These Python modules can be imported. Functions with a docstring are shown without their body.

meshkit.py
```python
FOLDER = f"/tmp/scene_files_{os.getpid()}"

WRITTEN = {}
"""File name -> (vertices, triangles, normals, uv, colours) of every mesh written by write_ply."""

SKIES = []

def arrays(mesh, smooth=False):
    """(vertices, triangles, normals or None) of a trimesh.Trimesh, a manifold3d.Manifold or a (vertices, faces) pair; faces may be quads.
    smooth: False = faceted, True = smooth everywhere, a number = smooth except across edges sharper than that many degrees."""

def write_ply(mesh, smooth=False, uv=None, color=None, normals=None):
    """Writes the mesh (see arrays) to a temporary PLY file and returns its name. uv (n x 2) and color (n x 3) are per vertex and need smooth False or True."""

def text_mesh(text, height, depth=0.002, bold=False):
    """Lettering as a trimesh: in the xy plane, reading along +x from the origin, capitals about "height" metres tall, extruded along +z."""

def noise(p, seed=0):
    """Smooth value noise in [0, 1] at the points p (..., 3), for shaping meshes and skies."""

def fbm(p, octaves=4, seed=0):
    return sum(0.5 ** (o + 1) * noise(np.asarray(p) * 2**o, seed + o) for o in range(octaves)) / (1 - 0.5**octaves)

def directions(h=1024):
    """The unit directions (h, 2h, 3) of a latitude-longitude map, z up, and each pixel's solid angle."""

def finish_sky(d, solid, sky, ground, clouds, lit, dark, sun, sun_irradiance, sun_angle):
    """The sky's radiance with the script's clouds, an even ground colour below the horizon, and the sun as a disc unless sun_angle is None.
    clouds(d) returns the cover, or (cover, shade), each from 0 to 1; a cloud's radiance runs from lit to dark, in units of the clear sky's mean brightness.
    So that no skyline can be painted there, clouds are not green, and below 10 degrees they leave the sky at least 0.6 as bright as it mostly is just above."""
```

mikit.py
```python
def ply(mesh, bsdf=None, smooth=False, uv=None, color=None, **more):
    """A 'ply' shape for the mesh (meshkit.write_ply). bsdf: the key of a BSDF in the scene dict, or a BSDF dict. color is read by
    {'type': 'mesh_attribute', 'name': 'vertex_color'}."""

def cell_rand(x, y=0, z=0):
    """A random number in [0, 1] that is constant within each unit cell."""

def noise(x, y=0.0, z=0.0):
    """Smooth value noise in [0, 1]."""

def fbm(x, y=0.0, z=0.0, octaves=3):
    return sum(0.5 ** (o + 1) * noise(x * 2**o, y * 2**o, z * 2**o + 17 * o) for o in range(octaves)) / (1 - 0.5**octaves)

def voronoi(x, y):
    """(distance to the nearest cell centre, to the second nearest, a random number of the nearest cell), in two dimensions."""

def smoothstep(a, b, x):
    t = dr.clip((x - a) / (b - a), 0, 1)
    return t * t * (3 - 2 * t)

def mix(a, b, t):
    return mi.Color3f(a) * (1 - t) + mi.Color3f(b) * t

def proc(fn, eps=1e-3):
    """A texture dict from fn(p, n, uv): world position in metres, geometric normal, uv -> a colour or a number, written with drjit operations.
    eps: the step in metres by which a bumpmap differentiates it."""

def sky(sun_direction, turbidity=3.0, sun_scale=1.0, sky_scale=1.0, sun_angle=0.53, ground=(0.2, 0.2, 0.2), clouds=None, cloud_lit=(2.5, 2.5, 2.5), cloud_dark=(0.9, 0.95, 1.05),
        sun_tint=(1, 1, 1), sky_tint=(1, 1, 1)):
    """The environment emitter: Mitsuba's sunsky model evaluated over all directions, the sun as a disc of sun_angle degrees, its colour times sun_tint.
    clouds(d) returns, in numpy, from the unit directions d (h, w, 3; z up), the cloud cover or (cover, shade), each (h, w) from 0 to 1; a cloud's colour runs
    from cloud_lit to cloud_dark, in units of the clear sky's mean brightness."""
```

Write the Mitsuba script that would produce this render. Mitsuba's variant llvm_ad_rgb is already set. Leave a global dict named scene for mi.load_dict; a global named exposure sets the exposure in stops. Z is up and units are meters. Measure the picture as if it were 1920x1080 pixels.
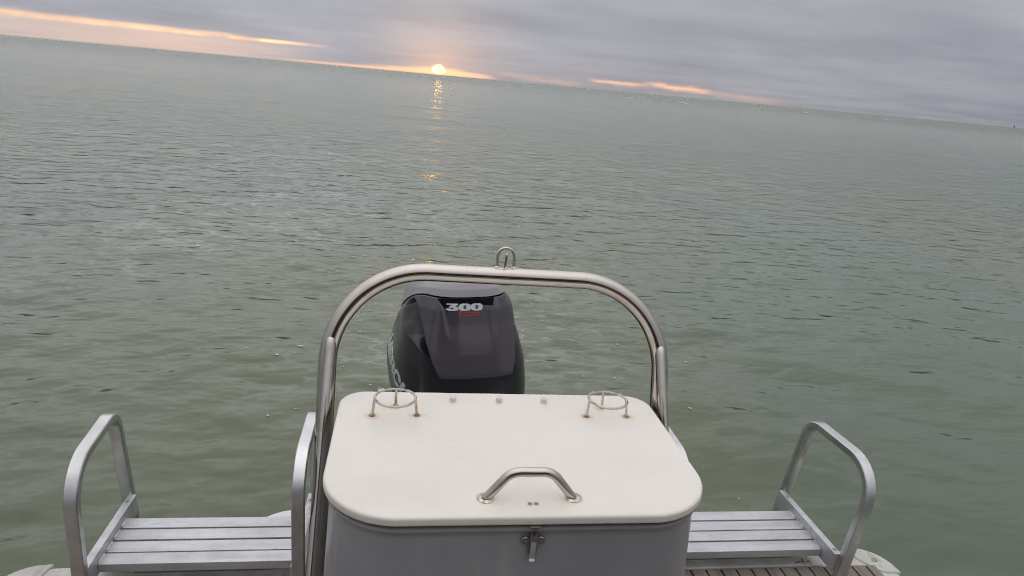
import math
import numpy as np
import drjit as dr
import trimesh
import mitsuba as mi
import mikit
import meshkit
from mikit import noise, fbm, smoothstep, mix, cell_rand

T = mi.ScalarTransform4f
EYE = 1.78                      # height of the eye above the water; boat parts below are written relative to the eye
rng = np.random.default_rng(7)

# ------------------------------------------------------------------ camera
FWD = np.array([0.15788155, 0.94335027, -0.29182818])
UP = np.array([-0.0415511, 0.30161973, 0.95252246])
scene = {
    'type': 'scene',
    'camera': {
        'type': 'perspective', 'fov_axis': 'x', 'fov': math.degrees(2 * math.atan(960 / 1265.0)),
        'near_clip': 0.05, 'far_clip': 1.0e5,
        'to_world': T().look_at(origin=[0, 0, EYE], target=[FWD[0], FWD[1], EYE + FWD[2]], up=UP.tolist()),
    },
}
labels = {}

# ------------------------------------------------------------------ sky, sun, exposure
exposure = 2.67
SUN = np.array([0.0348, 1.0, 0.0064])
SUN /= np.linalg.norm(SUN)


def clouds(d):
    az = np.degrees(np.arctan2(d[..., 0], d[..., 1]))
    el = np.degrees(np.arcsin(np.clip(d[..., 2], -1, 1)))
    saz, sel = math.degrees(math.atan2(SUN[0], SUN[1])), math.degrees(math.asin(SUN[2]))

    def ss(a, b, x):
        t = np.clip((x - a) / (b - a), 0, 1)
        return t * t * (3 - 2 * t)

    # perspective of a flat cloud deck: streaks get thinner towards the horizon
    k = 1.0 / np.maximum(np.sin(np.radians(np.maximum(el, 0.0))) + 0.05, 0.05)
    q = np.stack([d[..., 0] * k * 0.55, d[..., 1] * k * 0.9, np.zeros_like(k)], -1)
    n1 = meshkit.fbm(q * 1.3 + 3.1, 5, 3)
    n2 = meshkit.fbm(q * np.array([2.6, 4.5, 1]) + 11.0, 4, 9)
    n3 = meshkit.fbm(np.stack([az * 0.10, el * 0.8, az * 0], -1) + 40, 4, 21)
    n4 = meshkit.fbm(np.stack([az * 0.13 + el * 0.05, el * 0.42, az * 0], -1) + 140, 5, 33)
    tex = 0.40 * n1 + 0.10 * n2 + 0.12 * n3 + 0.38 * n4
    # overcast that thins overhead: dim at the horizon, several times brighter at the zenith
    bright = 0.03 + 0.90 * np.sin(np.radians(np.maximum(el, 0))) ** 1.5
    bright = bright + (0.27 + 0.1 * ss(10, 40, el)) * (tex - 0.5)
    side = 1 - ss(0, 75, np.abs(az - saz + 14))      # the sunset side of the sky is the brighter one
    bright = bright + side * (0.085 + 0.48 * ss(4.5, 18, el) * np.exp(-np.maximum(el, 0) / 40))
    bright = bright - 0.012 * ss(15, 50, az) * np.exp(-np.maximum(el, 0) / 20)
    wob = (meshkit.fbm(np.stack([az * 0.22, el * 0, az * 0], -1) + 7, 4, 5) - 0.5)
    wob2 = (meshkit.fbm(np.stack([az * 0.9, el * 2.2, az * 0], -1) + 70, 3, 6) - 0.5)
    # gaps in the deck, low over the sea, through which the clear sunset sky shows
    gap = np.zeros_like(az)
    # long bright slit to the left of the sun
    c = 1.40 + 0.004 * (-az - 20) + 0.22 * wob
    w = 0.16 * ss(-7, -24, az) + 0.035
    g = np.exp(-((el - c + 0.10 * wob2) / w) ** 2) * ss(-5.5, -11, az) * (1 - ss(-48, -75, az))
    gap = np.maximum(gap, g * (0.85 + 0.9 * wob2))
    # pale veil under that slit
    g = (1 - ss(c - 0.3, c + 0.02, el)) * ss(-4, -20, az) * (1 - ss(-60, -90, az))
    gap = np.maximum(gap, 0.29 * g)
    bright = bright + 0.05 * g
    # glowing strip on the horizon at both sides of the sun
    h = 0.10 + 0.62 * np.exp(-np.abs(az - saz) / 4.5) + 0.10 * wob2
    g = (1 - ss(h * 0.45, h * 1.15, el)) * (1 - ss(9, 19, saz - az)) * (1 - ss(3.0, 5.5, az - saz))
    gap = np.maximum(gap, g * (0.22 + 0.45 * np.exp(-np.abs(az - saz) / 5)))
    r = np.hypot(az - saz, (el - sel) * 1.0)
    gap = np.maximum(gap, 0.27 * np.exp(-(r / 1.0) ** 1.1))
    gap = np.maximum(gap, 0.19 * np.exp(-(r / 3.4) ** 1.2))
    # small pink slits to the right
    for a0, e0, wa, we, s in ((16.6, 0.62, 2.3, 0.11, 0.5), (21.5, 0.62, 2.6, 0.17, 0.62), (26, 0.4, 3.5, 0.22, 0.22), (10, 0.35, 4, 0.2, 0.12)):
        g = np.exp(-((az - a0) / wa) ** 4) * np.exp(-((el - e0 + 0.05 * (az - a0) + 0.25 * wob2) / we) ** 2)
        gap = np.maximum(gap, s * g)
    # warm thinning low in the west
    gap = np.maximum(gap, 0.03 * np.exp(-np.maximum(el, 0) / 2.5) * (1 - ss(20, 60, np.abs(az - saz))))
    bright = 0.339 * bright
    core = np.exp(-(((az - saz) / 0.36) ** 2 + ((el - sel) / 0.25) ** 2))
    gap = gap * (1 - 0.6 * core)
    bright = np.where(core > 0.02, np.maximum(bright, core), bright)
    return np.clip(1 - gap, 0, 1), np.clip(1 - bright, 0, 1)


scene['sky'] = mikit.sky(SUN, turbidity=3.0, sun_scale=0.0032, sky_scale=2.5, sun_angle=0.55, ground=(0.36, 0.36, 0.35), clouds=clouds,
                         cloud_lit=(12.0, 11.9, 12.0), cloud_dark=(0.81, 0.845, 0.985), sky_tint=(1.0, 1.33, 2.8), sun_tint=(1, 1.5, 1))


# ------------------------------------------------------------------ materials
def rgb(*c):
    return {'type': 'rgb', 'value': list(c)}


def bsdf(name, d, two=True):
    scene[name] = {'type': 'twosided', 'inner': d} if two else d
    return name


def pr(base, rough=0.4, **k):
    d = {'type': 'principled', 'base_color': rgb(*base) if isinstance(base, tuple) else base, 'roughness': rough}
    d.update(k)
    return d


RUST = [(-0.065, 1.532), (-0.011, 1.582), (0.044, 1.537), (0.484, 1.542), (0.534, 1.589), (0.593, 1.542), (0.182, 1.182), (0.368, 1.184)]


def lid_colour(p, n, uv):
    base = mix((0.725, 0.685, 0.62), (0.70, 0.66, 0.59), smoothstep(0.35, 0.75, fbm(p.x * 7, p.y * 9, p.z * 7, 4)))
    base = mix(base, (0.60, 0.52, 0.43), 0.16 * smoothstep(0.5, 0.8, fbm(p.x * 3.1 + 8, p.y * 5, 0, 3)))
    speck = smoothstep(0.030, 0.012, mikit.voronoi(p.x * 13, p.y * 13)[0] + 0.02 * noise(p.x * 400, p.y * 400)) * smoothstep(0.6, 0.7, mikit.voronoi(p.x * 13, p.y * 13)[2])
    base = mix(base, (0.2, 0.16, 0.12), 0.55 * speck)
    stain = mi.Float(0)
    for x, y in RUST:
        r = dr.sqrt(dr.square(p.x - x) + dr.square((p.y - y) * 1.25 + 0.003)) * (0.7 + 0.7 * noise(p.x * 60, p.y * 60, 3))
        stain = dr.maximum(stain, smoothstep(0.026, 0.006, r))
    base = mix(base, (0.52, 0.30, 0.10), 0.45 * stain)
    edge = smoothstep(0.0, 0.004, EYE - 0.8225 - p.z)
    return mix(base, (0.58, 0.52, 0.45), 0.6 * edge)


bsdf('lid_gelcoat', pr(mikit.proc(lid_colour), mikit.proc(lambda p, n, uv: 0.28 + 0.2 * fbm(p.x * 14, p.y * 14, 1)), specular=0.4))


def grey_colour(p, n, uv):
    s = fbm(p.x * 5, p.y * 5, p.z * 2.0, 4)
    c = mix((0.245, 0.242, 0.250), (0.205, 0.202, 0.210), smoothstep(0.3, 0.7, s))
    run = smoothstep(0.62, 0.8, noise(p.x * 70, p.y * 70, p.z * 1.6)) * smoothstep(0.45, 0.7, noise(p.x * 9, p.y * 9, p.z * 3 + 4))
    return mix(c, (0.33, 0.31, 0.29), 0.35 * run)


bsdf('grey_gelcoat', {'type': 'bumpmap', 'arbitrary': mikit.proc(lambda p, n, uv: fbm(p.x * 28, p.y * 28, p.z * 28, 3), eps=3e-3), 'scale': 0.0016,
                      'b': pr(mikit.proc(grey_colour), 0.3, specular=0.5, clearcoat=0.35, clearcoat_gloss=0.9)})


def deck_white(p, n, uv):
    c = mix((0.50, 0.485, 0.45), (0.40, 0.385, 0.355), smoothstep(0.35, 0.7, fbm(p.x * 12, p.y * 12, p.z * 12, 4)))
    return mix(c, (0.26, 0.23, 0.19), 0.5 * smoothstep(0.66, 0.8, fbm(p.x * 33, p.y * 21, 9, 3)))


bsdf('deck_gelcoat', pr(mikit.proc(deck_white), 0.5, specular=0.35))
bsdf('hull_gelcoat', pr(mikit.proc(lambda p, n, uv: mix((0.70, 0.70, 0.69), (0.55, 0.55, 0.53), fbm(p.x * 4, p.y * 4, p.z * 9))), 0.3))


def teak(p, n, uv):
    i = dr.floor((p.x + 3.0) / 0.0475)
    tone = cell_rand(i, 3, 1)
    g = fbm(p.x * 260 + i * 7, p.y * 5.0, i, 3)
    c = mix((0.215, 0.18, 0.150), (0.150, 0.128, 0.11), smoothstep(0.25, 0.8, g))
    c = c * (0.86 + 0.28 * tone)
    return mix(c, (0.27, 0.245, 0.22), 0.45 * smoothstep(0.5, 0.75, fbm(p.x * 9, p.y * 3, 4)))


bsdf('teak', {'type': 'bumpmap', 'arbitrary': mikit.proc(lambda p, n, uv: fbm(p.x * 260, p.y * 6, 2, 2)), 'scale': 0.0008,
              'b': pr(mikit.proc(teak), 0.65, specular=0.3)})
bsdf('caulk', pr((0.022, 0.02, 0.02), 0.6))
smudge = lambda a, b, f: mikit.proc(lambda p, n, uv: a + b * smoothstep(0.35, 0.75, fbm(p.x * f, p.y * f, p.z * f, 4)))  # noqa: E731


def steel_colour(p, n, uv):
    s = smoothstep(0.60, 0.78, fbm(p.x * 55, p.y * 55, p.z * 22, 4))
    c = mix((0.60, 0.555, 0.51), (0.52, 0.47, 0.42), fbm(p.x * 9, p.y * 9, p.z * 9, 3))
    return mix(c, (0.42, 0.30, 0.19), 0.35 * s)


bsdf('stainless', pr(mikit.proc(steel_colour), smudge(0.03, 0.05, 30), metallic=1.0))
bsdf('stainless_worn', pr(mikit.proc(lambda p, n, uv: mix((0.62, 0.58, 0.54), (0.40, 0.28, 0.17), smoothstep(0.5, 0.75, fbm(p.x * 90, p.y * 90, p.z * 40, 3)))), 0.3, metallic=0.9))
bsdf('rusty', pr(mikit.proc(lambda p, n, uv: mix((0.42, 0.33, 0.24), (0.22, 0.11, 0.04), smoothstep(0.35, 0.65, fbm(p.x * 240, p.y * 240, p.z * 240, 3)))), 0.5, metallic=0.5))
bsdf('aluminium', pr(mikit.proc(lambda p, n, uv: mix((0.66, 0.66, 0.665), (0.54, 0.535, 0.53), smoothstep(0.3, 0.75, fbm(p.x * 14, p.y * 14, p.z * 14, 4)))), smudge(0.30, 0.16, 24), metallic=1.0))
bsdf('slat_aluminium', pr(mikit.proc(lambda p, n, uv: mix(mix((0.60, 0.60, 0.615), (0.50, 0.50, 0.51), smoothstep(0.3, 0.75, fbm(p.x * 6, p.y * 60, p.z * 14, 4))),
                                                          (0.30, 0.28, 0.26), 0.18 * smoothstep(0.70, 0.8, fbm(p.x * 60, p.y * 90, 3, 3)))), smudge(0.42, 0.15, 30), metallic=0.75, specular=0.5))
bsdf('dark_metal', pr((0.27, 0.255, 0.245), 0.3, metallic=0.9))
bsdf('black_gap', pr((0.012, 0.012, 0.012), 0.7))
bsdf('rubber', pr((0.05, 0.048, 0.047), 0.55))


def cowl_colour(p, n, uv):
    dust = smoothstep(0.80, 0.9, noise(p.x * 60, p.y * 60, p.z * 60)) * smoothstep(0.6, 0.8, noise(p.x * 13, p.y * 13, p.z * 13))
    return mix((0.020, 0.019, 0.022), (0.06, 0.058, 0.06), 0.6 * dust)


bsdf('cowl_black', pr(mikit.proc(cowl_colour), smudge(0.16, 0.16, 11), specular=0.55, clearcoat=0.3, clearcoat_gloss=0.9))
bsdf('panel_graphite', pr(mikit.proc(lambda p, n, uv: mix((0.052, 0.044, 0.054), (0.060, 0.052, 0.062), fbm(p.x * 9, p.y * 9, p.z * 9, 3))), smudge(0.10, 0.12, 8), specular=0.6, clearcoat=0.9, clearcoat_gloss=0.93))
bsdf('cap_graphite', pr(mikit.proc(lambda p, n, uv: mix((0.19, 0.176, 0.19), (0.225, 0.21, 0.225), fbm(p.x * 12, p.y * 12, p.z * 12, 3))), 0.3, specular=0.5))
bsdf('slot_black', pr((0.005, 0.005, 0.005), 0.8, specular=0.1))
bsdf('decal_silver', pr((0.55, 0.56, 0.57), 0.35))
bsdf('decal_side', pr((0.42, 0.44, 0.44), 0.4))
bsdf('decal_red', pr((0.55, 0.035, 0.025), 0.4))
bsdf('clear_plastic', pr((0.60, 0.575, 0.56), 0.18, specular=0.6, clearcoat=0.6))
bsdf('foam_white', pr((0.48, 0.52, 0.50), 0.7))
bsdf('marker_paint', pr((0.05, 0.06, 0.065), 0.6))
bsdf('chip_brown', pr((0.10, 0.035, 0.03), 0.7))


def water_colour(p, n, uv):
    s = fbm(p.x * 0.35, p.y * 0.22, 2, 3)
    c = mix((0.072, 0.097, 0.060), (0.084, 0.099, 0.052), smoothstep(0.38, 0.66, s))
    c = mix(c, (0.062, 0.088, 0.070), 0.5 * smoothstep(0.45, 0.7, fbm(p.x * 0.13 + 5, p.y * 0.1, 7, 3)))
    # thin films of old foam left in lacy streaks by the wake
    lace = 1 - dr.abs(2 * fbm(p.x * 3.6 + 0.5 * p.y, p.y * 7.5, 3.0, 5) - 1)
    where = smoothstep(0.42, 0.60, fbm(p.x * 0.42, p.y * 0.34 + 3, 8, 3)) * smoothstep(3.0, 4.5, p.y) * smoothstep(20, 8, p.y) * smoothstep(3.6, 1.2, dr.abs(p.x + 0.9))
    return mix(c, (0.25, 0.27, 0.25), 0.55 * smoothstep(0.84, 0.97, lace) * where)


def ripple(p, n, uv):
    a = fbm(p.x * 3.1 + 0.8 * p.y, p.y * 6.2 - 0.7 * p.x, 1.0, 4)
    b = noise(p.x * 17 + 3 * p.y, p.y * 30 - 4 * p.x, 5.0)
    return (a + 0.10 * b) * smoothstep(210.0, 30.0, dr.sqrt(p.x * p.x + p.y * p.y))      # fine ripples die out away from the churned water


WATER = {'type': 'principled', 'base_color': mikit.proc(water_colour), 'specular': 0.42,
         'roughness': mikit.proc(lambda p, n, uv: 0.055 + 0.22 * smoothstep(30.0, 280.0, dr.sqrt(p.x * p.x + p.y * p.y)))}
scene['sea_water'] = {'type': 'bumpmap', 'arbitrary': mikit.proc(ripple, eps=0.01), 'scale': 0.027, 'b': WATER}
scene['sea_water_far'] = WATER


# ------------------------------------------------------------------ mesh helpers
def moved(m, dx=0, dy=0, dz=0):
    m = m.copy()
    m.apply_translation([dx, dy, dz])
    return m


def join(ms):
    return trimesh.util.concatenate([m for m in ms if m is not None])


def put(key, mesh, material, smooth=30, lift=True):
    """One entry of the scene; the mesh is written relative to the eye and lifted to the water's zero."""
    if key in scene:
        i = 1
        while f'{key}_{i:03d}' in scene:
            i += 1
        key = f'{key}_{i:03d}'
    if lift:
        mesh = moved(mesh, 0, 0, EYE)
    scene[key] = mikit.ply(mesh, material, smooth=smooth)
    return key


def tag(key, label, category=None, group=None, kind=None):
    labels[key] = {'label': label}
    for k, v in (('category', category), ('group', group), ('kind', kind)):
        if v:
            labels[key][k] = v


def frames(p, closed=False):
    p = np.asarray(p, float)
    if closed:
        t = np.roll(p, -1, 0) - np.roll(p, 1, 0)
    else:
        t = np.gradient(p, axis=0)
    t /= np.linalg.norm(t, axis=1, keepdims=True)
    return p, t


def sweep(path, section, side, closed=False, scale=None):
    """Sweeps a 2-D section along the path; SIDE is the direction of the section's first axis (kept fixed)."""
    p, t = frames(path, closed)
    side = np.asarray(side, float)
    a = side - t * (t @ side)[:, None]
    a /= np.linalg.norm(a, axis=1, keepdims=True)
    b = np.cross(t, a)
    s = np.asarray(section, float)
    m, n = len(p), len(s)
    sc = np.ones(m) if scale is None else np.asarray(scale)
    v = p[:, None] + sc[:, None, None] * (s[None, :, :1] * a[:, None] + s[None, :, 1:] * b[:, None])
    f = []
    for i in range(m if closed else m - 1):
        i2 = (i + 1) % m
        j = np.arange(n)
        j2 = (j + 1) % n
        f.append(np.stack([i * n + j, i * n + j2, i2 * n + j2], 1))
        f.append(np.stack([i * n + j, i2 * n + j2, i2 * n + j], 1))
    v = v.reshape(-1, 3)
    if not closed:
        v = np.vstack([v, p[0], p[-1]])
        j = np.arange(n)
        j2 = (j + 1) % n
        f.append(np.stack([j2, j, j * 0 + m * n], 1))
        f.append(np.stack([(m - 1) * n + j, (m - 1) * n + j2, j * 0 + m * n + 1], 1))
    mesh = trimesh.Trimesh(v, np.vstack(f), process=False)
    if mesh.volume < 0:
        mesh.invert()
    return mesh


def ring_section(r, n=20):
    a = np.arange(n) * 2 * np.pi / n
    return np.stack([np.cos(a), np.sin(a)], 1) * r


def tube(path, r, n=20, side=None, closed=False, scale=None):
    p = np.asarray(path, float)
    if side is None:
        c = p - p.mean(0)
        side = np.linalg.svd(c + 1e-9)[2][-1]
        t = frames(p, closed)[1]
        if np.max(np.abs(t @ side)) > 0.95:
            side = np.cross(t[0], [0.3, 0.5, 0.8])
    return sweep(p, ring_section(r, n), side, closed, scale)


def rod(p0, p1, r, n=12):
    return tube(np.linspace(p0, p1, 3), r, n, side=np.cross(np.subtract(p1, p0), [0.31, 0.52, 0.79]))


def fillet(pts, radii, n=12):
    """Polyline with rounded corners (3-D)."""
    pts = np.asarray(pts, float)
    out = [pts[0]]
    for i in range(1, len(pts) - 1):
        a, b, c = pts[i - 1], pts[i], pts[i + 1]
        u, w = (a - b) / np.linalg.norm(a - b), (c - b) / np.linalg.norm(c - b)
        ang = math.acos(np.clip(u @ w, -1, 1))
        r = radii[i - 1]
        d = r / math.tan(ang / 2)
        centre = b + (u + w) / np.linalg.norm(u + w) * r / math.sin(ang / 2)
        s, e = b + u * d - centre, b + w * d - centre
        tot = math.acos(np.clip(s @ e / r / r, -1, 1))
        for k in range(n + 1):
            x = k / n
            out.append(centre + (math.sin((1 - x) * tot) * s + math.sin(x * tot) * e) / math.sin(tot))
    out.append(pts[-1])
    # even out: add points on the straights
    res = [out[0]]
    for q in out[1:]:
        L = np.linalg.norm(q - res[-1])
        k = max(1, int(L / 0.05))
        s0 = res[-1]
        for j in range(1, k + 1):
            res.append(s0 + (q - s0) * j / k)
    return np.array(res)


def outline(x0, x1, y0, y1, radii, n=14):
    """Rounded rectangle: points and outward normals. radii: (x0y0, x1y0, x1y1, x0y1)."""
    p, nn = [], []
    for (cx, cy, r, a0) in ((x0 + radii[0], y0 + radii[0], radii[0], 180), (x1 - radii[1], y0 + radii[1], radii[1], 270), (x1 - radii[2], y1 - radii[2], radii[2], 0), (x0 + radii[3], y1 - radii[3], radii[3], 90)):
        for k in range(n + 1):
            a = math.radians(a0 + 90 * k / n)
            p.append((cx + r * math.cos(a), cy + r * math.sin(a)))
            nn.append((math.cos(a), math.sin(a)))
    return np.array(p), np.array(nn)


def stack(p, nn, levels, flat_caps=True):
    """Loft of offset copies of an outline: levels = [(offset, z), ...] from bottom to top, capped at both ends."""
    n = len(p)
    v = np.vstack([np.column_stack([p + nn * o, np.full(n, z)]) for o, z in levels])
    f = []
    j = np.arange(n)
    j2 = (j + 1) % n
    for i in range(len(levels) - 1):
        f.append(np.stack([i * n + j, i * n + j2, (i + 1) * n + j2], 1))
        f.append(np.stack([i * n + j, (i + 1) * n + j2, (i + 1) * n + j], 1))
    c = p.mean(0)
    v = np.vstack([v, [c[0], c[1], levels[0][1]], [c[0], c[1], levels[-1][1]]])
    f.append(np.stack([j2, j, j * 0 + len(v) - 2], 1))
    k = (len(levels) - 1) * n
    f.append(np.stack([k + j, k + j2, j * 0 + len(v) - 1], 1))
    m = trimesh.Trimesh(v, np.vstack(f), process=False)
    if m.volume < 0:
        m.invert()
    return m


def bevelled(x0, x1, y0, y1, z0, z1, r=0.004, b=0.002, n=4):
    p, nn = outline(x0, x1, y0, y1, [r] * 4, n)
    return stack(p, nn, [(-b, z0), (0, z0 + b), (0, z1 - b), (-b * 0.3, z1 - b * 0.3), (-b, z1)])


def lathe(profile, n=24, at=(0, 0, 0)):
    m = trimesh.creation.revolve(np.asarray(profile, float), sections=n)
    m.apply_translation(at)
    return m


def rrect_section(w, h, r, n=5, lip=0.0):
    p, _ = outline(-w / 2, w / 2, -h / 2, h / 2, [r] * 4, n)
    return p


XC = 0.267                      # centre line of the boat
DECK = -1.33

# ------------------------------------------------------------------ the sea
def sea_height(x, y, spacing):
    """Wind chop: many sine waves, the short ones leave where the mesh is too coarse for them. Returns dx, dy, dz."""
    g = np.random.default_rng(12)
    dx, dy, dz = np.zeros_like(x), np.zeros_like(x), np.zeros_like(x)
    gust = 0.55 + 0.9 * meshkit.fbm(np.stack([x * 0.045, y * 0.03, x * 0], -1) + 50, 3, 2)
    patch = 0.35 + 1.3 * meshkit.fbm(np.stack([x * 0.22, y * 0.16, x * 0], -1) + 90, 3, 4)
    N = 130
    lam = np.exp(np.linspace(math.log(0.13), math.log(9.0), N)) * g.uniform(0.95, 1.05, N)
    for l in lam:
        th = math.radians(252 + g.normal(0, 30 + 25 * (l < 1.2)))
        k = 2 * math.pi / l
        slope = 0.0135 * (l / 0.5) ** (-0.42) * (1.0 if l < 2.5 else (2.5 / l) ** 0.6)
        a = slope / k
        ph = g.uniform(0, 6.28)
        w = np.clip((l / spacing - 3.2) / 4.5, 0, 1) * np.clip((330 - np.hypot(x, y)) / 230, 0, 1) * (gust if l > 1.0 else gust * patch)
        q = k * (x * math.cos(th) + y * math.sin(th)) + ph
        s, c = np.sin(q), np.cos(q)
        dz += a * w * c
        ch = 0.8 * a * w
        dx -= ch * math.cos(th) * s
        dy -= ch * math.sin(th) * s
    return dx, dy, dz


def build_sea():
    a_in = np.radians(np.linspace(-62, 62, 1050))
    a_out = np.radians(np.linspace(62, 298, 120))[1:-1]
    ang = np.concatenate([a_in, a_out])
    r1 = 0.5 * np.exp(np.arange(0, 990) * 0.0068)
    r2 = r1[-1] * np.exp(np.arange(1, 31) * 0.1)
    r = np.concatenate([r1, r2])
    A, R = np.meshgrid(ang, r)
    cx, cy = 0.2, 0.2
    x, y = cx + R * np.sin(A), cy + R * np.cos(A)
    sp = np.maximum(R * 0.0068, 0.015)
    sp[:, len(a_in) - 1:] = np.maximum(sp[:, len(a_in) - 1:], R[:, len(a_in) - 1:] * 0.035)
    sp[r > r1[-1]] = 1e9
    dx, dy, dz = sea_height(x, y, sp)
    v = np.stack([x + dx, y + dy, dz], -1).reshape(-1, 3)
    m, n = len(r), len(ang)
    i, j = np.meshgrid(np.arange(m - 1), np.arange(n), indexing='ij')
    i, j = i.ravel(), j.ravel()
    j2 = (j + 1) % n
    f = np.vstack([np.stack([i * n + j, (i + 1) * n + j, (i + 1) * n + j2], 1), np.stack([i * n + j, (i + 1) * n + j2, i * n + j2], 1)])
    if np.cross(v[f[5, 1]] - v[f[5, 0]], v[f[5, 2]] - v[f[5, 0]])[2] < 0:
        f = f[:, ::-1]
    far = R.reshape(-1)[f].min(1) > 214
    for g in (~far, far):
        mesh = trimesh.Trimesh(v, f[g], process=False)
        mesh.remove_unreferenced_vertices()
        yield mesh


near_sea, far_sea = build_sea()
put('water', near_sea, 'sea_water', smooth=True, lift=False)
tag('water', 'grey green choppy sea around the stern', kind='structure')
put('open_water', far_sea, 'sea_water_far', smooth=True, lift=False)
tag('open_water', 'pale distant sea reaching to the tilted horizon', kind='structure')


def foam_patch(x, y, size, g):
    n = int(g.integers(7, 11))
    a = np.sort(g.uniform(0, 6.28, n))
    rr = size * g.uniform(0.45, 1.0, n)
    st = g.uniform(1.2, 2.6)
    p = np.stack([np.cos(a) * rr * st, np.sin(a) * rr], 1)
    rot = g.uniform(-0.6, 0.6)
    p = p @ np.array([[math.cos(rot), math.sin(rot)], [-math.sin(rot), math.cos(rot)]])
    q = np.vstack([[0, 0], p]) + [x, y]
    d = sea_height(q[:, 0], q[:, 1], np.maximum(np.hypot(q[:, 0], q[:, 1]) * 0.0068, 0.015))
    z = d[2] + 0.005
    z[0] += 0.04 * size
    v = np.column_stack([q[:, 0] + d[0], q[:, 1] + d[1], z])
    f = [[0, 1 + k, 1 + (k + 1) % n] for k in range(n)]
    return trimesh.Trimesh(v, f, process=False)


def build_foam():
    g = np.random.default_rng(5)
    ms = []
    for _ in range(70):          # scattered in the wake behind the engine
        y = 3.2 + 13 * g.random() ** 1.7
        x = 0.3 + (y - 2) * 0.04 + g.normal(0, 0.35 + 0.055 * y)
        for _ in range(int(g.integers(1, 4))):
            ms.append(foam_patch(x + g.normal(0, 0.06), y + g.normal(0, 0.05), g.uniform(0.003, 0.011) * (1 + 0.06 * y), g))
    for _ in range(8):           # paler streaks left of the wake
        y = g.uniform(3.5, 12)
        x = -0.9 - 0.16 * y + g.normal(0, 0.6)
        for _ in range(int(g.integers(2, 6))):
            ms.append(foam_patch(x + g.normal(0, 0.12), y + g.normal(0, 0.06), g.uniform(0.004, 0.012) * (1 + 0.06 * y), g))
    for _ in range(120):          # fine flecks close behind the engine
        y = g.uniform(2.9, 6.5)
        x = 0.36 + 0.05 * y + g.normal(0, 0.22 + 0.10 * y)
        ms.append(foam_patch(x, y, g.uniform(0.003, 0.010), g))
    for x, y in ((1.15, 2.6), (1.35, 2.35), (1.6, 2.55), (1.25, 2.9), (-0.45, 2.3), (1.05, 2.2), (1.7, 3.4), (2.0, 4.2)):
        ms.append(foam_patch(x, y, g.uniform(0.005, 0.010), g))
    return join(ms)


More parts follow.
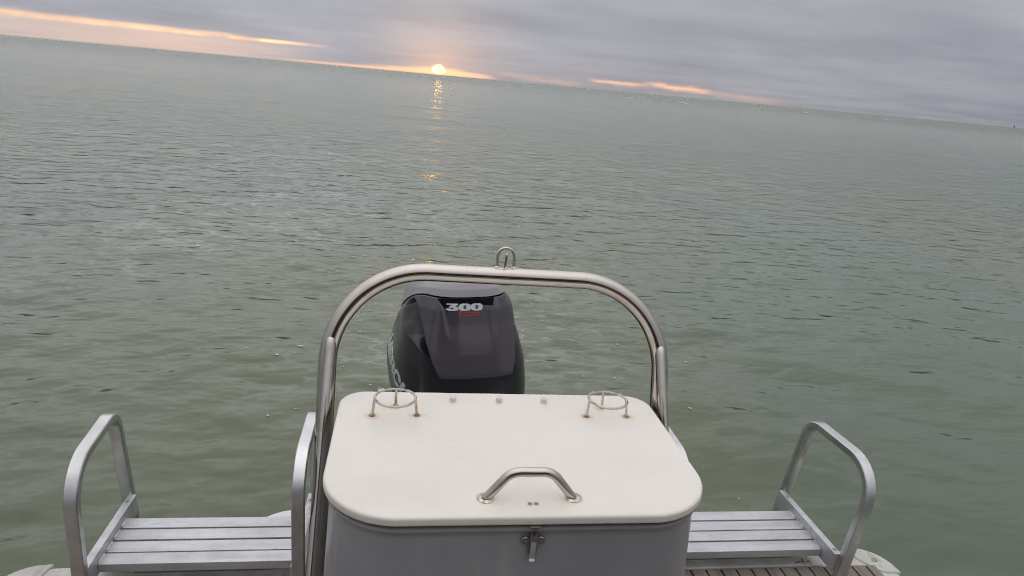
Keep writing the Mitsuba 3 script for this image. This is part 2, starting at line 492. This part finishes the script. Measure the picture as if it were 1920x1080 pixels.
put('foam', build_foam(), 'foam_white', smooth=False, lift=False)
tag('foam', 'small white flecks of foam drifting in the wake behind the engine', 'foam', kind='stuff')


def build_breakers():
    g = np.random.default_rng(9)
    ms = []
    for px, dist, n, w in ((0.318, 210, 1, 2.2), (0.335, 230, 1, 1.6), (0.402, 200, 1, 1.8), (0.517, 240, 1, 2.4), (0.60, 260, 1, 1.6), (0.735, 300, 1, 2.2)):
        for _ in range(n):
            y, x = dist, px * dist
            m = trimesh.creation.icosphere(subdivisions=2, radius=1.0)
            m.vertices *= np.array([w * g.uniform(0.6, 1.0), 0.5, 0.22 * g.uniform(0.6, 1.0)])
            m.vertices *= (0.7 + 0.6 * meshkit.noise(m.vertices * 2.3 + g.uniform(0, 50, 3)))[:, None]
            m.apply_translation([x, y, 0.02])
            ms.append(m)
    return join(ms)


put('breaking_wave_crests', build_breakers(), 'foam_white', smooth=True, lift=False)
tag('breaking_wave_crests', 'far white caps breaking just below the horizon right of the sun', 'whitecaps', kind='stuff')

# a small mark on the horizon
d = np.array([1901 - 960, 240 - 540])
mk = FWD + (941 / 1265.0) * np.cross(FWD, UP) + (300 / 1265.0) * UP
mk = mk[:2] / mk[1] * 1300.0
mp = lathe([(0, -2), (0.75, -2), (0.75, 3.2), (0.55, 3.3), (0, 3.3)], 10)
put('channel_marker__pile', moved(mp, mk[0], mk[1], 0), 'marker_paint', smooth=False, lift=False)
mt = join([lathe([(0, 3.3), (1.2, 3.3), (1.3, 3.5), (0, 5.4)], 8)])
put('channel_marker__topmark', moved(mt, mk[0], mk[1], 0), 'marker_paint', smooth=False, lift=False)
tag('channel_marker', 'tiny dark pile marker standing on the far right horizon', 'channel marker')

# ------------------------------------------------------------------ the boat: hull, deck, planks
HX0, HX1, HY1 = 2 * XC - 1.53, 1.53, 1.632
p, nn = outline(HX0, HX1, -4.2, HY1, [0.5, 0.5, 0.095, 0.095], 10)
hull = stack(p, nn, [(-0.35, -2.15), (-0.16, -1.95), (-0.06, -1.70), (-0.012, -1.45), (0, -1.385), (0.012, -1.375), (0.012, -1.350), (0.006, -1.342), (-0.004, -1.340)])
put('motor_boat__hull', hull, 'hull_gelcoat')
tag('motor_boat', 'stern of a white motor boat with grey teak deck and rounded metal corner plates', 'boat')
p, nn = outline(HX0 + 0.004, HX1 - 0.004, -4.1, HY1 - 0.006, [0.45, 0.45, 0.09, 0.09], 10)
put('motor_boat__deck', stack(p, nn, [(0, -1.3395), (0, -1.334), (-0.002, -1.332)]), 'deck_gelcoat')
put('motor_boat__deck__caulking', bevelled(HX0 + 0.058, HX1 - 0.058, -3.2, 1.556, -1.3318, -1.3292, 0.003, 0.0005), 'caulk')
x = HX0 + 0.061
k = 0
while x < HX1 - 0.07:
    x1 = min(x + 0.0415, HX1 - 0.061)
    put('motor_boat__deck__plank', bevelled(x, x1, -3.197, 1.5535, -1.3290, -1.3262 + 0.0006 * rng.random(), 0.002, 0.0007, 2), 'teak')
    x += 0.0475
# ledges between deck boards and bench
for s in (-1, 1):
    a, b = sorted((XC + s * 0.47, XC + s * 1.04))
    rad = [0.03, 0.012, 0.012, 0.004] if s > 0 else [0.012, 0.03, 0.004, 0.012]
    pts, nrm = outline(a, b, 1.560, 1.598, [0.004, 0.016, 0.016, 0.004] if s > 0 else [0.016, 0.004, 0.004, 0.016], 6)
    put('motor_boat__deck__step_pad', stack(pts, nrm, [(0, -1.3315), (0, -1.3285), (-0.003, -1.3265)]), 'deck_gelcoat')
chip = [[(0.0, 0.0), (0.018, 0.004), (0.026, 0.001), (0.030, 0.016), (0.033, 0.016), (0.030, -0.002), (0.019, 0.001), (0.002, -0.003)], [(0.042, 0.0), (0.052, 0.003), (0.044, 0.006)]]
from shapely.geometry import Polygon  # noqa: E402
cm = join([trimesh.creation.extrude_polygon(Polygon(c), 0.0006, engine='earcut') for c in chip])
cm.apply_translation([1.215, 1.5745, -1.3262])
put('motor_boat__deck__chipped_spot', cm, 'chip_brown', smooth=False)
# corner plates
for s in (-1, 1):
    xo = XC + s * (1.53 - XC + 0.006)
    a = np.radians(np.linspace(0, 90, 12))
    R_ = 0.10
    yo = HY1 + 0.006
    arc = [(xo - s * (R_ - R_ * math.cos(t)), yo - R_ + R_ * math.sin(t)) for t in a]
    poly = Polygon([(xo, 1.52), *arc, (xo - s * 0.115, yo), (xo - s * 0.103, 1.588), (xo - s * 0.068, 1.535), (xo - s * 0.045, 1.523)])
    q = np.array(poly.exterior.coords)[:-1]
    if Polygon(q).exterior.is_ccw is False:
        q = q[::-1]
    e = np.roll(q, -1, 0) - np.roll(q, 1, 0)
    nrm = np.stack([e[:, 1], -e[:, 0]], 1) / np.linalg.norm(e, axis=1, keepdims=True)
    key = put('motor_boat__corner_plate', stack(q, nrm, [(0, -1.352), (0, -1.330), (-0.002, -1.3275), (-0.006, -1.3262)]), 'deck_gelcoat')
    sc = lathe([(0, 0), (0.0085, 0), (0.0085, 0.0015), (0.006, 0.0035), (0.003, 0.004), (0, 0.002)], 16, (xo - s * 0.052, 1.575, -1.3263))
    put(key + '__screw', sc, 'dark_metal')
# white moulded engine platform behind the transom
p, nn = outline(-0.43, 0.80, 1.50, 1.905, [0.02, 0.02, 0.12, 0.12], 12)
put('motor_boat__engine_platform', stack(p, nn, [(-0.12, -2.05), (-0.02, -1.75), (0, -1.40), (0, -1.372), (-0.006, -1.354), (-0.018, -1.345), (-0.03, -1.342)]), 'hull_gelcoat')
tag('motor_boat__engine_platform', 'white rounded engine platform behind the left bench')

# cabin bulkhead behind the viewer (closes the boat forward)
cab = [bevelled(-0.85, 1.38, -3.6, -1.15, -1.327, 0.55, 0.08, 0.02, 6)]
put('motor_boat__cabin', join(cab), 'hull_gelcoat')
put('motor_boat__cabin__window', bevelled(-0.75, 1.28, -1.155, -1.135, -1.15, 0.40, 0.004, 0.002), 'cowl_black')

# ------------------------------------------------------------------ storage box with white lid
LX0, LX1, LY0, LY1 = -0.152, 0.686, 1.128, 1.668
LZ = -0.82
p, nn = outline(LX0, LX1, LY0, LY1, [0.155, 0.155, 0.066, 0.066], 22)
# front edge slightly bowed towards the viewer
t = np.clip((p[:, 0] - XC) / (0.5 * (LX1 - LX0)), -1, 1)
bow = np.where(p[:, 1] < (LY0 + LY1) / 2, -0.012 * (1 - t ** 2), 0.006 * (1 - t ** 2))
p2 = p + np.stack([bow * 0, bow], 1)
lid = stack(p2, nn, [(-0.012, LZ - 0.021), (-0.004, LZ - 0.021), (-0.001, LZ - 0.019), (0, LZ - 0.016), (0, LZ - 0.007), (-0.0012, LZ - 0.0035), (-0.0035, LZ - 0.0012), (-0.007, LZ), (-0.03, LZ)])
put('storage_box__lid', lid, 'lid_gelcoat', smooth=40)
tag('storage_box', 'grey moulded storage box with cream white rounded lid in the middle of the stern', 'storage box')
tag('storage_box__lid', 'cream white lid with rounded corners')
put('storage_box__gasket', stack(p2, nn, [(-0.024, -0.853), (-0.020, -0.851), (-0.018, -0.8415)]), 'rubber')
# box body: flares a little towards the deck, with a rolled lip
bx = outline(LX0 + 0.014, LX1 - 0.014, LY0 + 0.014, LY1 - 0.02, [0.143, 0.143, 0.054, 0.054], 22)
pb = bx[0] + np.stack([bow * 0, bow], 1)
fl = 0.055
body = stack(pb, bx[1], [(fl * 0.48, -1.327), (fl * 0.3, -1.17), (fl * 0.16, -1.02), (fl * 0.05, -0.91), (0.0005, -0.878), (-0.0005, -0.870), (0.003, -0.864), (0.0065, -0.860), (0.0075, -0.856), (0.006, -0.852), (0.002, -0.8505), (-0.02, -0.8505)])
put('storage_box__body', body, 'grey_gelcoat', smooth=40)

# lid fittings
def cup_ring(cx, cy):
    a = np.arange(40) * 2 * math.pi / 40
    zr = LZ + 0.046
    ring = tube(np.stack([cx + 0.050 * np.cos(a), cy + 0.050 * np.sin(a), a * 0 + zr], 1), 0.0035, 10, side=(0, 0, 1), closed=True)
    key = put('storage_box__lid__cup_ring', ring, 'stainless')
    legs, feet = [], []
    for ax, fx, fy in ((183, -0.055, -0.008), (-3, 0.055, -0.005), (88, 0.001, 0.044)):
        top = (cx + 0.0495 * math.cos(math.radians(ax)), cy + 0.0495 * math.sin(math.radians(ax)), zr)
        legs.append(rod(top, (cx + fx, cy + fy, LZ + 0.002), 0.0034))
        feet.append(lathe([(0, 0), (0.0085, 0), (0.0085, 0.0015), (0.006, 0.004), (0, 0.005)], 16, (cx + fx, cy + fy, LZ - 0.0004)))
    for m in legs:
        put('storage_box__lid__cup_ring_leg', m, 'stainless_worn')
    for m in feet:
        put('storage_box__lid__cup_ring_foot', m, 'rusty')


cup_ring(-0.010, 1.540)
cup_ring(0.540, 1.547)
for kx in (0.140, 0.263, 0.385):
    put('storage_box__lid__knob', lathe([(0, 0), (0.0088, 0), (0.0088, 0.010), (0.0078, 0.0125), (0.006, 0.0132), (0.0055, 0.0122), (0, 0.0118)], 20, (kx, 1.6155, LZ - 0.0003)), 'clear_plastic')
hp = fillet([(0.183, 1.183, LZ), (0.232, 1.186, LZ + 0.060), (0.318, 1.186, LZ + 0.060), (0.367, 1.183, LZ)], [0.042, 0.042], 10)
put('storage_box__lid__handle', tube(hp, 0.0098, 24, side=(0, 1, 0)), 'stainless')
for hx in (0.183, 0.367):
    put('storage_box__lid__handle_flange', lathe([(0, 0), (0.0185, 0), (0.0185, 0.0022), (0.016, 0.0042), (0.0125, 0.0048), (0.0125, 0.003), (0, 0.003)], 28, (hx, 1.183, LZ - 0.0004)), 'stainless_worn')
for bxx in (0.2725, 0.2855):
    put('storage_box__lid__bolt', lathe([(0, 0), (0.0052, 0), (0.0052, 0.0012), (0.003, 0.0026), (0, 0.003)], 16, (bxx, 1.163, LZ - 0.0003)), 'dark_metal')
# latch on the front of the box
LXC, FY = 0.2785, LY0 + 0.014 - 0.012
put('storage_box__latch', bevelled(LXC - 0.0105, LXC + 0.0105, FY - 0.004, FY + 0.004, -0.912, -0.866, 0.001, 0.001), 'dark_metal')
for s in (-1, 1):
    ear = lathe([(0, -0.002), (0.009, -0.002), (0.009, 0.0015), (0.0072, 0.003), (0.005, 0.003), (0.0045, 0.0018), (0, 0.0018)], 20)
    ear.apply_transform(trimesh.transformations.rotation_matrix(math.pi / 2, [1, 0, 0]))
    ear.apply_translation([LXC + s * 0.0158, FY - 0.0035, -0.879])
    put('storage_box__latch__ear', ear, 'dark_metal')
    riv = lathe([(0, 0), (0.003, 0), (0.0022, 0.0016), (0, 0.002)], 12)
    riv.apply_transform(trimesh.transformations.rotation_matrix(math.pi / 2, [1, 0, 0]))
    riv.apply_translation([LXC + s * 0.0158, FY - 0.006, -0.879])
    put('storage_box__latch__rivet', riv, 'stainless')
lev = sweep(np.array([[LXC, FY - 0.009, -0.872], [LXC, FY - 0.011, -0.885], [LXC, FY - 0.010, -0.905], [LXC, FY - 0.008, -0.920], [LXC, FY - 0.0115, -0.9245]]), rrect_section(0.0115, 0.0022, 0.0008, 2), (1, 0, 0))
put('storage_box__latch__lever', lev, 'slat_aluminium')
put('storage_box__latch__hook', join([bevelled(LXC - 0.0085, LXC + 0.0085, FY - 0.013, FY - 0.005, -0.878, -0.862, 0.002, 0.001), tube(fillet([(LXC - 0.005, FY - 0.0085, -0.864), (LXC - 0.005, FY - 0.013, -0.846), (LXC + 0.005, FY - 0.013, -0.846), (LXC + 0.005, FY - 0.0085, -0.864)], [0.004, 0.004], 5), 0.0014, 8, side=(0, 1, 0))]), 'dark_metal')
put('storage_box__catch_plate', bevelled(LXC - 0.011, LXC + 0.011, FY - 0.0155, FY - 0.002, -0.8435, -0.8412, 0.002, 0.0008), 'dark_metal')
# round inspection hatch low on the front
hr = np.arange(48) * 2 * math.pi / 48
hc = (0.388, FY - 0.022, -1.040)
put('storage_box__round_hatch', tube(np.stack([hc[0] + 0.048 * np.cos(hr), hr * 0 + hc[1] + 0.006, hc[2] + 0.048 * np.sin(hr)], 1), 0.007, 10, side=(0, 1, 0), closed=True), 'grey_gelcoat')
dk = trimesh.creation.cylinder(radius=0.046, height=0.012, sections=40)
dk.apply_transform(trimesh.transformations.rotation_matrix(math.pi / 2, [1, 0, 0]))
dk.apply_translation([hc[0], hc[1] + 0.010, hc[2]])
put('storage_box__round_hatch__cover', dk, 'grey_gelcoat')

# ------------------------------------------------------------------ stainless tow bar
def bar_y(z):
    return 1.74 + 0.27 * (z + 0.506)


def bar_pt(x, z):
    return (x, bar_y(z), z)


path = fillet([bar_pt(XC - 0.463, DECK + 0.003), bar_pt(XC - 0.455, -0.503), bar_pt(XC + 0.455, -0.509), bar_pt(XC + 0.463, DECK + 0.003)], [0.25, 0.25], 32)
put('tow_bar__tube', tube(path, 0.0235, 32, side=(0, 1, -0.27)), 'stainless')
tag('tow_bar', 'polished stainless steel arch standing over the storage box in front of the engine', 'tow bar')
for s in (-1, 1):
    top = np.array([XC + s * 0.449, bar_y(-0.672) - 0.014, -0.672])
    foot = np.array([XC + s * 0.466, 1.355, DECK + 0.003])
    dirn = (foot - top) / np.linalg.norm(foot - top)
    pp = np.vstack([top - dirn * 0.0, top + dirn * 0.006, top + dirn * 0.02, top + np.linspace(0.05, 1, 12)[:, None] * (foot - top)])
    put('tow_bar__strut', tube(pp, 0.0145, 24, side=(1, 0, 0), scale=[0.55, 0.85, 1.0] + [1.0] * 12), 'stainless')
    for fx, fy, r in ((XC + s * 0.463, bar_y(DECK), 0.04), (foot[0], foot[1], 0.028)):
        put('tow_bar__foot', lathe([(0, 0), (r, 0), (r, 0.003), (r - 0.004, 0.006), (0, 0.006)], 28, (fx, fy, DECK + 0.0028)), 'stainless')
ez = -0.506 + 0.0235
eye = fillet([(XC - 0.021, bar_y(ez) , ez), (XC - 0.021, bar_y(ez) + 0.01, ez + 0.051), (XC + 0.025, bar_y(ez) + 0.01, ez + 0.051), (XC + 0.025, bar_y(ez), ez)], [0.0225, 0.0225], 10)
put('tow_bar__tow_eye', tube(eye, 0.0042, 14, side=(0, 1, -0.2)), 'stainless')
put('tow_bar__pin', join([rod((XC - 0.001, bar_y(ez) - 0.008, ez - 0.004), (XC + 0.002, bar_y(ez) - 0.006, ez + 0.034), 0.0034), moved(trimesh.creation.icosphere(subdivisions=2, radius=0.0046), XC + 0.002, bar_y(ez) - 0.006, ez + 0.036)]), 'stainless')
for ex in (-0.021, 0.002, 0.025):
    put('tow_bar__weld', moved(trimesh.creation.icosphere(subdivisions=2, radius=0.0075), XC + ex, bar_y(ez) - (0.006 if ex == 0.002 else 0), ez - 0.003), 'stainless_worn')

# ------------------------------------------------------------------ aluminium benches with hoops
HOOP = [(1.478, DECK + 0.004), (1.478, -0.950), (1.772, -0.945), (1.838, -1.335)]
SECT = np.array([(-0.021, -0.010), (-0.018, -0.013), (0.018, -0.013), (0.021, -0.010), (0.0215, 0.004), (0.0205, 0.010), (0.0175, 0.0138), (0.012, 0.0128), (0.0, 0.0120), (-0.012, 0.0128), (-0.0175, 0.0138), (-0.0205, 0.010), (-0.0215, 0.004)]) * np.array([0.74, 0.90])


def hoop(xn, xf, dz=0.0, x0=None):
    pts = fillet([(xn if x0 is None else x0, HOOP[0][0], HOOP[0][1]), (xn, HOOP[1][0], HOOP[1][1] + dz), (xf, HOOP[2][0], HOOP[2][1] + dz), (xf, HOOP[3][0], HOOP[3][1])], [0.105, 0.060], 18)
    return sweep(pts, SECT, (1, 0, 0))


def bench(s, label):
    key = 'slatted_bench' if s < 0 else 'slatted_bench_001'
    xo, xi = XC + s * 1.0325, XC + s * 0.502
    put(key + '__hoop', hoop(*((-0.746, -0.765) if s < 0 else (1.326, 1.304, 0.0, 1.290))), 'aluminium', smooth=35)
    put(key + '__hoop', hoop(xi, xi, 0.012), 'aluminium', smooth=35)
    a, b = sorted((XC + s * 0.524, XC + s * 1.006))
    for i in range(4):
        y0 = 1.549 + i * 0.0487
        put(key + '__slat', bevelled(a, b, y0, y0 + 0.0435, -1.286, -1.260 + 0.0008 * rng.normal(), 0.003, 0.0028, 3), 'slat_aluminium')
    for xr in (XC + s * 1.0165, XC + s * 0.5145):
        p0, p1 = np.array([xr, 1.492, -1.256]), np.array([xr, 1.815, -1.256])
        m = bevelled(xr - 0.0105, xr + 0.0105, 1.492, 1.812, -1.292, -1.232, 0.002, 0.002, 2)
        r = put(key + '__rail', m, 'slat_aluminium')
        for yb in (1.512, 1.775):
            put(r + '__bolt', lathe([(0, 0), (0.0062, 0), (0.0062, 0.001), (0.004, 0.0024), (0, 0.0028)], 14, (xr, yb, -1.2322)), 'dark_metal')
    for i in range(4):            # weld beads where the slats meet the rails
        yc = 1.549 + i * 0.0487
        for xw in (a + 0.001, b - 0.001):
            yy = np.linspace(yc + 0.003, yc + 0.0405, 22)
            put(key + '__weld', tube(np.stack([yy * 0 + xw, yy, -1.2600 + 0.0009 * np.sin(yy * 900)], 1), 0.0030, 8, side=(1, 0, 0), scale=1 + 0.25 * np.sin(yy * 900 + 1)), 'aluminium')
    for yb in (1.60, 1.70):
        put(key + '__bearer', bevelled(a + 0.06, b - 0.06, yb, yb + 0.03, -1.331, -1.287, 0.002, 0.001, 2), 'slat_aluminium')
    tag(key, label, 'bench', 'slatted boarding benches at the stern')


bench(-1, 'slatted aluminium bench with hoop handrails left of the storage box')
bench(1, 'slatted aluminium bench with hoop handrails right of the storage box, by the visible teak boards')

# ------------------------------------------------------------------ outboard engine
EX, EY, EZ, YAW = 0.201, 2.40, -0.657, math.radians(11)
CP = np.array([  # drop below the top, half width, front reach, rear reach
    (0.000, 0.030, 0.060, 0.08), (0.003, 0.075, 0.11, 0.15), (0.008, 0.106, 0.160, 0.21), (0.016, 0.132, 0.200, 0.265), (0.028, 0.153, 0.230, 0.305), (0.050, 0.174, 0.250, 0.325), (0.09, 0.193, 0.259, 0.33),
    (0.17, 0.213, 0.266, 0.335), (0.23, 0.225, 0.272, 0.335), (0.31, 0.245, 0.277, 0.33), (0.41, 0.249, 0.276, 0.325), (0.51, 0.246, 0.265, 0.31), (0.61, 0.220, 0.235, 0.29), (0.69, 0.165, 0.18, 0.23)])
SEAM = 0.05
PANEL_W = [0.05, 0.12, 0.2, 0.265, 0.316]
PANEL_HALF = [0.166, 0.161, 0.148, 0.132, 0.112]


def smooth_np(a, b, x):
    t = np.clip((x - a) / (b - a), 0, 1)
    return t * t * (3 - 2 * t)


def cowl_pt(th, w, extra=0.0):
    """Point of the cowl at angle th (0 = right, -90 deg = front) and drop w."""
    a, f, r = (np.interp(w, CP[:, 0], CP[:, i]) for i in (1, 2, 3))
    e = 2 / 3.0
    c, s = np.cos(th), np.sin(th)
    u = a * np.sign(c) * np.abs(c) ** e
    v = np.where(s < 0, f, r) * np.sign(s) * np.abs(s) ** e
    L = np.sqrt(u * u + v * v) + 1e-9
    du, dv = u / L, v / L
    # nose panel, proud of the front and overhanging at its lower edge
    half = np.interp(w, PANEL_W, PANEL_HALF)
    proud = np.interp(w, [SEAM, 0.14, 0.30], [0.004, 0.016, 0.046])
    inside = smooth_np(half + 0.009, half - 0.004, np.abs(u)) * smooth_np(0.324, 0.313, w) * (s < 0) * (w >= SEAM - 1e-6)
    crease = smooth_np(0.105 - 0.14 * (w - SEAM), 0.09 - 0.14 * (w - SEAM), np.abs(u)) * smooth_np(0.21, 0.12, w) * 0.005
    d = inside * (proud - crease)
    # teardrop hollows beside the panel, closing on its edge lower down
    wid = np.interp(w, [0.055, 0.09, 0.15, 0.2, 0.245, 0.285], [0.035, 0.062, 0.066, 0.058, 0.036, 0.004])
    q = np.clip((np.abs(u) - half) / wid, 0, 1)
    hol = np.sin(np.pi * np.sqrt(q)) ** 1.3 * smooth_np(0.055, 0.085, w) * smooth_np(0.285, 0.24, w) * smooth_np(0.02, -0.40, s)
    d = d - 0.034 * hol * (1 - inside)
    under = smooth_np(0.20, 0.30, w) * smooth_np(half + 0.06, half, np.abs(u)) * smooth_np(0.46, 0.36, w) * (s < 0)
    d = d - 0.014 * under * (1 - inside)
    d = d + extra
    tl = np.maximum(v + 0.21, 0)
    tilt = np.interp(w, [0, SEAM, 0.5], [0.13, 0.54, 0.0]) * tl * tl / (tl + 0.05)
    return u + du * d, v + dv * d, -w - tilt


def place_engine(u, v, w):
    c, s = math.cos(YAW), math.sin(YAW)
    return np.stack([EX + c * u - s * v - 0.035 * (1 + np.asarray(w) / 0.35), EY + s * u + c * v, EZ + w], -1)


def cowl_mesh(ws, n=360, extra=0.0, cap_top=False, cap_bottom=False):
    th = np.arange(n) * 2 * np.pi / n
    W, TH = np.meshgrid(np.asarray(ws, float), th, indexing='ij')
    u, v, w = cowl_pt(TH, W, extra)
    vv = place_engine(u, v, w).reshape(-1, 3)
    f = []
    j = np.arange(n)
    j2 = (j + 1) % n
    for i in range(len(ws) - 1):
        f += [np.stack([i * n + j, (i + 1) * n + j2, i * n + j2], 1), np.stack([i * n + j, (i + 1) * n + j, (i + 1) * n + j2], 1)]
    if cap_top:
        vv = np.vstack([vv, vv[:n].mean(0)])
        f.append(np.stack([j, j2, j * 0 + len(vv) - 1], 1))
    if cap_bottom:
        vv = np.vstack([vv, vv[(len(ws) - 1) * n:len(ws) * n].mean(0)])
        f.append(np.stack([(len(ws) - 1) * n + j2, (len(ws) - 1) * n + j, j * 0 + len(vv) - 1], 1))
    m = trimesh.Trimesh(vv, np.vstack(f), process=False)
    if m.volume < 0:
        m.invert()
    return m


put('outboard_engine__cowl', cowl_mesh(np.concatenate([np.linspace(SEAM + 0.002, 0.45, 200), np.linspace(0.46, 0.69, 20)]), 420, 0, True, True), 'cowl_black', smooth=True)
tag('outboard_engine', 'large black outboard engine with 300 lettering behind the stainless arch', 'outboard engine')
cap = cowl_mesh(np.concatenate([np.linspace(0.0, 0.02, 16), np.linspace(0.022, SEAM - 0.0025, 16)]), 240, 0.004, True, True)
put('outboard_engine__cap', cap, 'cap_graphite', smooth=50)
tag('outboard_engine__cap', 'dark grey rounded top of the cowl')


# panel skin in its own graphite tone over the nose of the cowl
def front_u_to_theta(u, w):
    a = np.interp(w, CP[:, 0], CP[:, 1])
    c = np.clip(u / a, -1, 1)
    return -np.arccos(np.sign(c) * np.abs(c) ** 1.5)


def on_front(u, w, lift):
    th = front_u_to_theta(u, w)
    return place_engine(*cowl_pt(th, w, lift))


nu, nw = 90, 90
wu = np.linspace(SEAM + 0.003, 0.3145, nw)
half = np.interp(wu, PANEL_W, PANEL_HALF)
corner = np.sqrt(np.clip(1 - ((wu - 0.2945) / 0.02).clip(0, 1) ** 2, 0, 1)) * 0.02 - 0.02
U = np.linspace(-1, 1, nu)[None, :] * (half + corner + 0.001)[:, None]
Wg = np.repeat(wu[:, None], nu, 1)
fv = on_front(U, Wg, 0.0012).reshape(-1, 3)
bv = on_front(U, Wg, -0.004).reshape(-1, 3)
i, j = np.meshgrid(np.arange(nw - 1), np.arange(nu - 1), indexing='ij')
i, j = i.ravel(), j.ravel()
f1 = np.vstack([np.stack([i * nu + j, (i + 1) * nu + j, (i + 1) * nu + j + 1], 1), np.stack([i * nu + j, (i + 1) * nu + j + 1, i * nu + j + 1], 1)])
NV = nu * nw
rim = np.concatenate([np.arange(nu), np.arange(1, nw) * nu + nu - 1, (nw - 1) * nu + np.arange(nu - 2, -1, -1), np.arange(nw - 2, 0, -1) * nu])
r2_ = np.roll(rim, -1)
fr = np.vstack([np.stack([rim, r2_, r2_ + NV], 1), np.stack([rim, r2_ + NV, rim + NV], 1)])
pm = trimesh.Trimesh(np.vstack([fv, bv]), np.vstack([f1, f1[:, ::-1] + NV, fr]), process=False)
if pm.volume < 0:
    pm.invert()
put('outboard_engine__nose_panel', pm, 'panel_graphite', smooth=50)


def wrap(mesh2d, to_uw, surf, lift, max_edge=0.006):
    """Lays flat lettering (triangles in its own plane) on a curved surface."""
    v, f = trimesh.remesh.subdivide_to_size(mesh2d.vertices, mesh2d.faces, max_edge)
    m = trimesh.Trimesh(v, f)
    q = to_uw(m.vertices[:, 0], m.vertices[:, 1])
    z = m.vertices[:, 2]
    top = z > z.mean()
    pts = np.where(top[:, None], surf(q[0], q[1], lift), surf(q[0], q[1], lift - 0.0018))
    return trimesh.Trimesh(pts, m.faces, process=False)


def letters(text, height, width, bold=True, slant=0.0, heavy=0.0):
    m = meshkit.text_mesh(text, height, 0.002, bold)
    if heavy:
        m = join([moved(m, q * heavy, 0, 0.00004 * i) for i, q in enumerate((-1, -0.33, 0.33, 1))])
    b = m.bounds
    m.vertices[:, 0] = (m.vertices[:, 0] - b[:, 0].mean()) * width / (b[1, 0] - b[0, 0])
    m.vertices[:, 1] -= b[:, 1].mean()
    m.vertices[:, 0] += slant * m.vertices[:, 1]
    return m


# dark air slot under the cap
sl = Polygon([(-0.098, 0.0), (0.098, 0.0), (0.088, -0.024), (0.06, -0.021), (0.0, -0.0165), (-0.055, -0.021), (-0.068, -0.026), (-0.070, -0.044), (-0.082, -0.026)])
sm = trimesh.creation.extrude_polygon(sl, 0.002, engine='earcut')
put('outboard_engine__air_slot', wrap(sm, lambda x, y: (x - 0.008, SEAM + 0.0035 - y), on_front, 0.0022, 0.008), 'slot_black', smooth=False)
put('outboard_engine__number_lettering', wrap(letters('300', 0.021, 0.124, True, 0.12, 0.0016), lambda x, y: (x - 0.020, 0.079 - y), on_front, 0.0036), 'decal_silver', smooth=False)
pro = join([letters('Pro', 0.011, 0.066, False, 0.25), moved(trimesh.creation.box((0.066, 0.0014, 0.002)), 0.002, -0.0075, 0.001)])
put('outboard_engine__small_red_lettering', wrap(pro, lambda x, y: (x - 0.008, 0.099 - y), on_front, 0.0034), 'decal_red', smooth=False)


# lettering on the left flank, running down towards the bow
def on_left(v, w, lift):
    a, f, r = (np.interp(w, CP[:, 0], CP[:, i]) for i in (1, 2, 3))
    s = np.clip(v / np.where(v < 0, f, r), -1, 1)
    s = np.sign(s) * np.abs(s) ** 1.5
    th = np.pi - np.arcsin(s)
    return place_engine(*cowl_pt(th, w, lift))


ang = math.radians(-36)
mer = letters('MERCURY', 0.066, 0.50, True, 0.1, 0.003)
mer.vertices[:, :2] = mer.vertices[:, :2] @ np.array([[math.cos(ang), math.sin(ang)], [-math.sin(ang), math.cos(ang)]])
put('outboard_engine__side_lettering', wrap(mer, lambda x, y: (-0.106 - x, 0.383 - y), on_left, 0.0022, 0.012), 'decal_side', smooth=False)

# leg, bracket and gearcase under the cowl
def loft_loops(loops):
    n = len(loops[0])
    v = np.vstack(loops)
    f = []
    j = np.arange(n)
    j2 = (j + 1) % n
    for i in range(len(loops) - 1):
        f += [np.stack([i * n + j, i * n + j2, (i + 1) * n + j2], 1), np.stack([i * n + j, (i + 1) * n + j2, (i + 1) * n + j], 1)]
    v = np.vstack([v, loops[0].mean(0), loops[-1].mean(0)])
    f += [np.stack([j2, j, j * 0 + len(v) - 2], 1), np.stack([(len(loops) - 1) * n + j, (len(loops) - 1) * n + j2, j * 0 + len(v) - 1], 1)]
    m = trimesh.Trimesh(v, np.vstack(f), process=False)
    if m.volume < 0:
        m.invert()
    return m


def ell(a, b0, b1, w, n=32):
    th = np.arange(n) * 2 * np.pi / n
    c, s = np.cos(th), np.sin(th)
    return place_engine(a * np.sign(c) * np.abs(c) ** 0.8, (b0 + b1) / 2 + (b1 - b0) / 2 * np.sign(s) * np.abs(s) ** 0.8, np.full(n, -w))


put('outboard_engine__leg', loft_loops([ell(0.13, -0.15, 0.20, 0.68), ell(0.10, -0.12, 0.17, 0.85), ell(0.07, -0.10, 0.16, 1.05), ell(0.05, -0.08, 0.18, 1.35)]), 'cowl_black', smooth=40)
put('outboard_engine__gearcase', loft_loops([ell(0.012, -0.20, 0.22, 1.36), ell(0.055, -0.22, 0.20, 1.42), ell(0.065, -0.24, 0.20, 1.47), ell(0.05, -0.20, 0.18, 1.53), ell(0.008, -0.10, 0.10, 1.70)]), 'cowl_black', smooth=40)
br = bevelled(EX - 0.11, EX + 0.11, 1.83, 2.30, -1.62, -1.34, 0.02, 0.01)
put('outboard_engine__bracket', br, 'cowl_black')
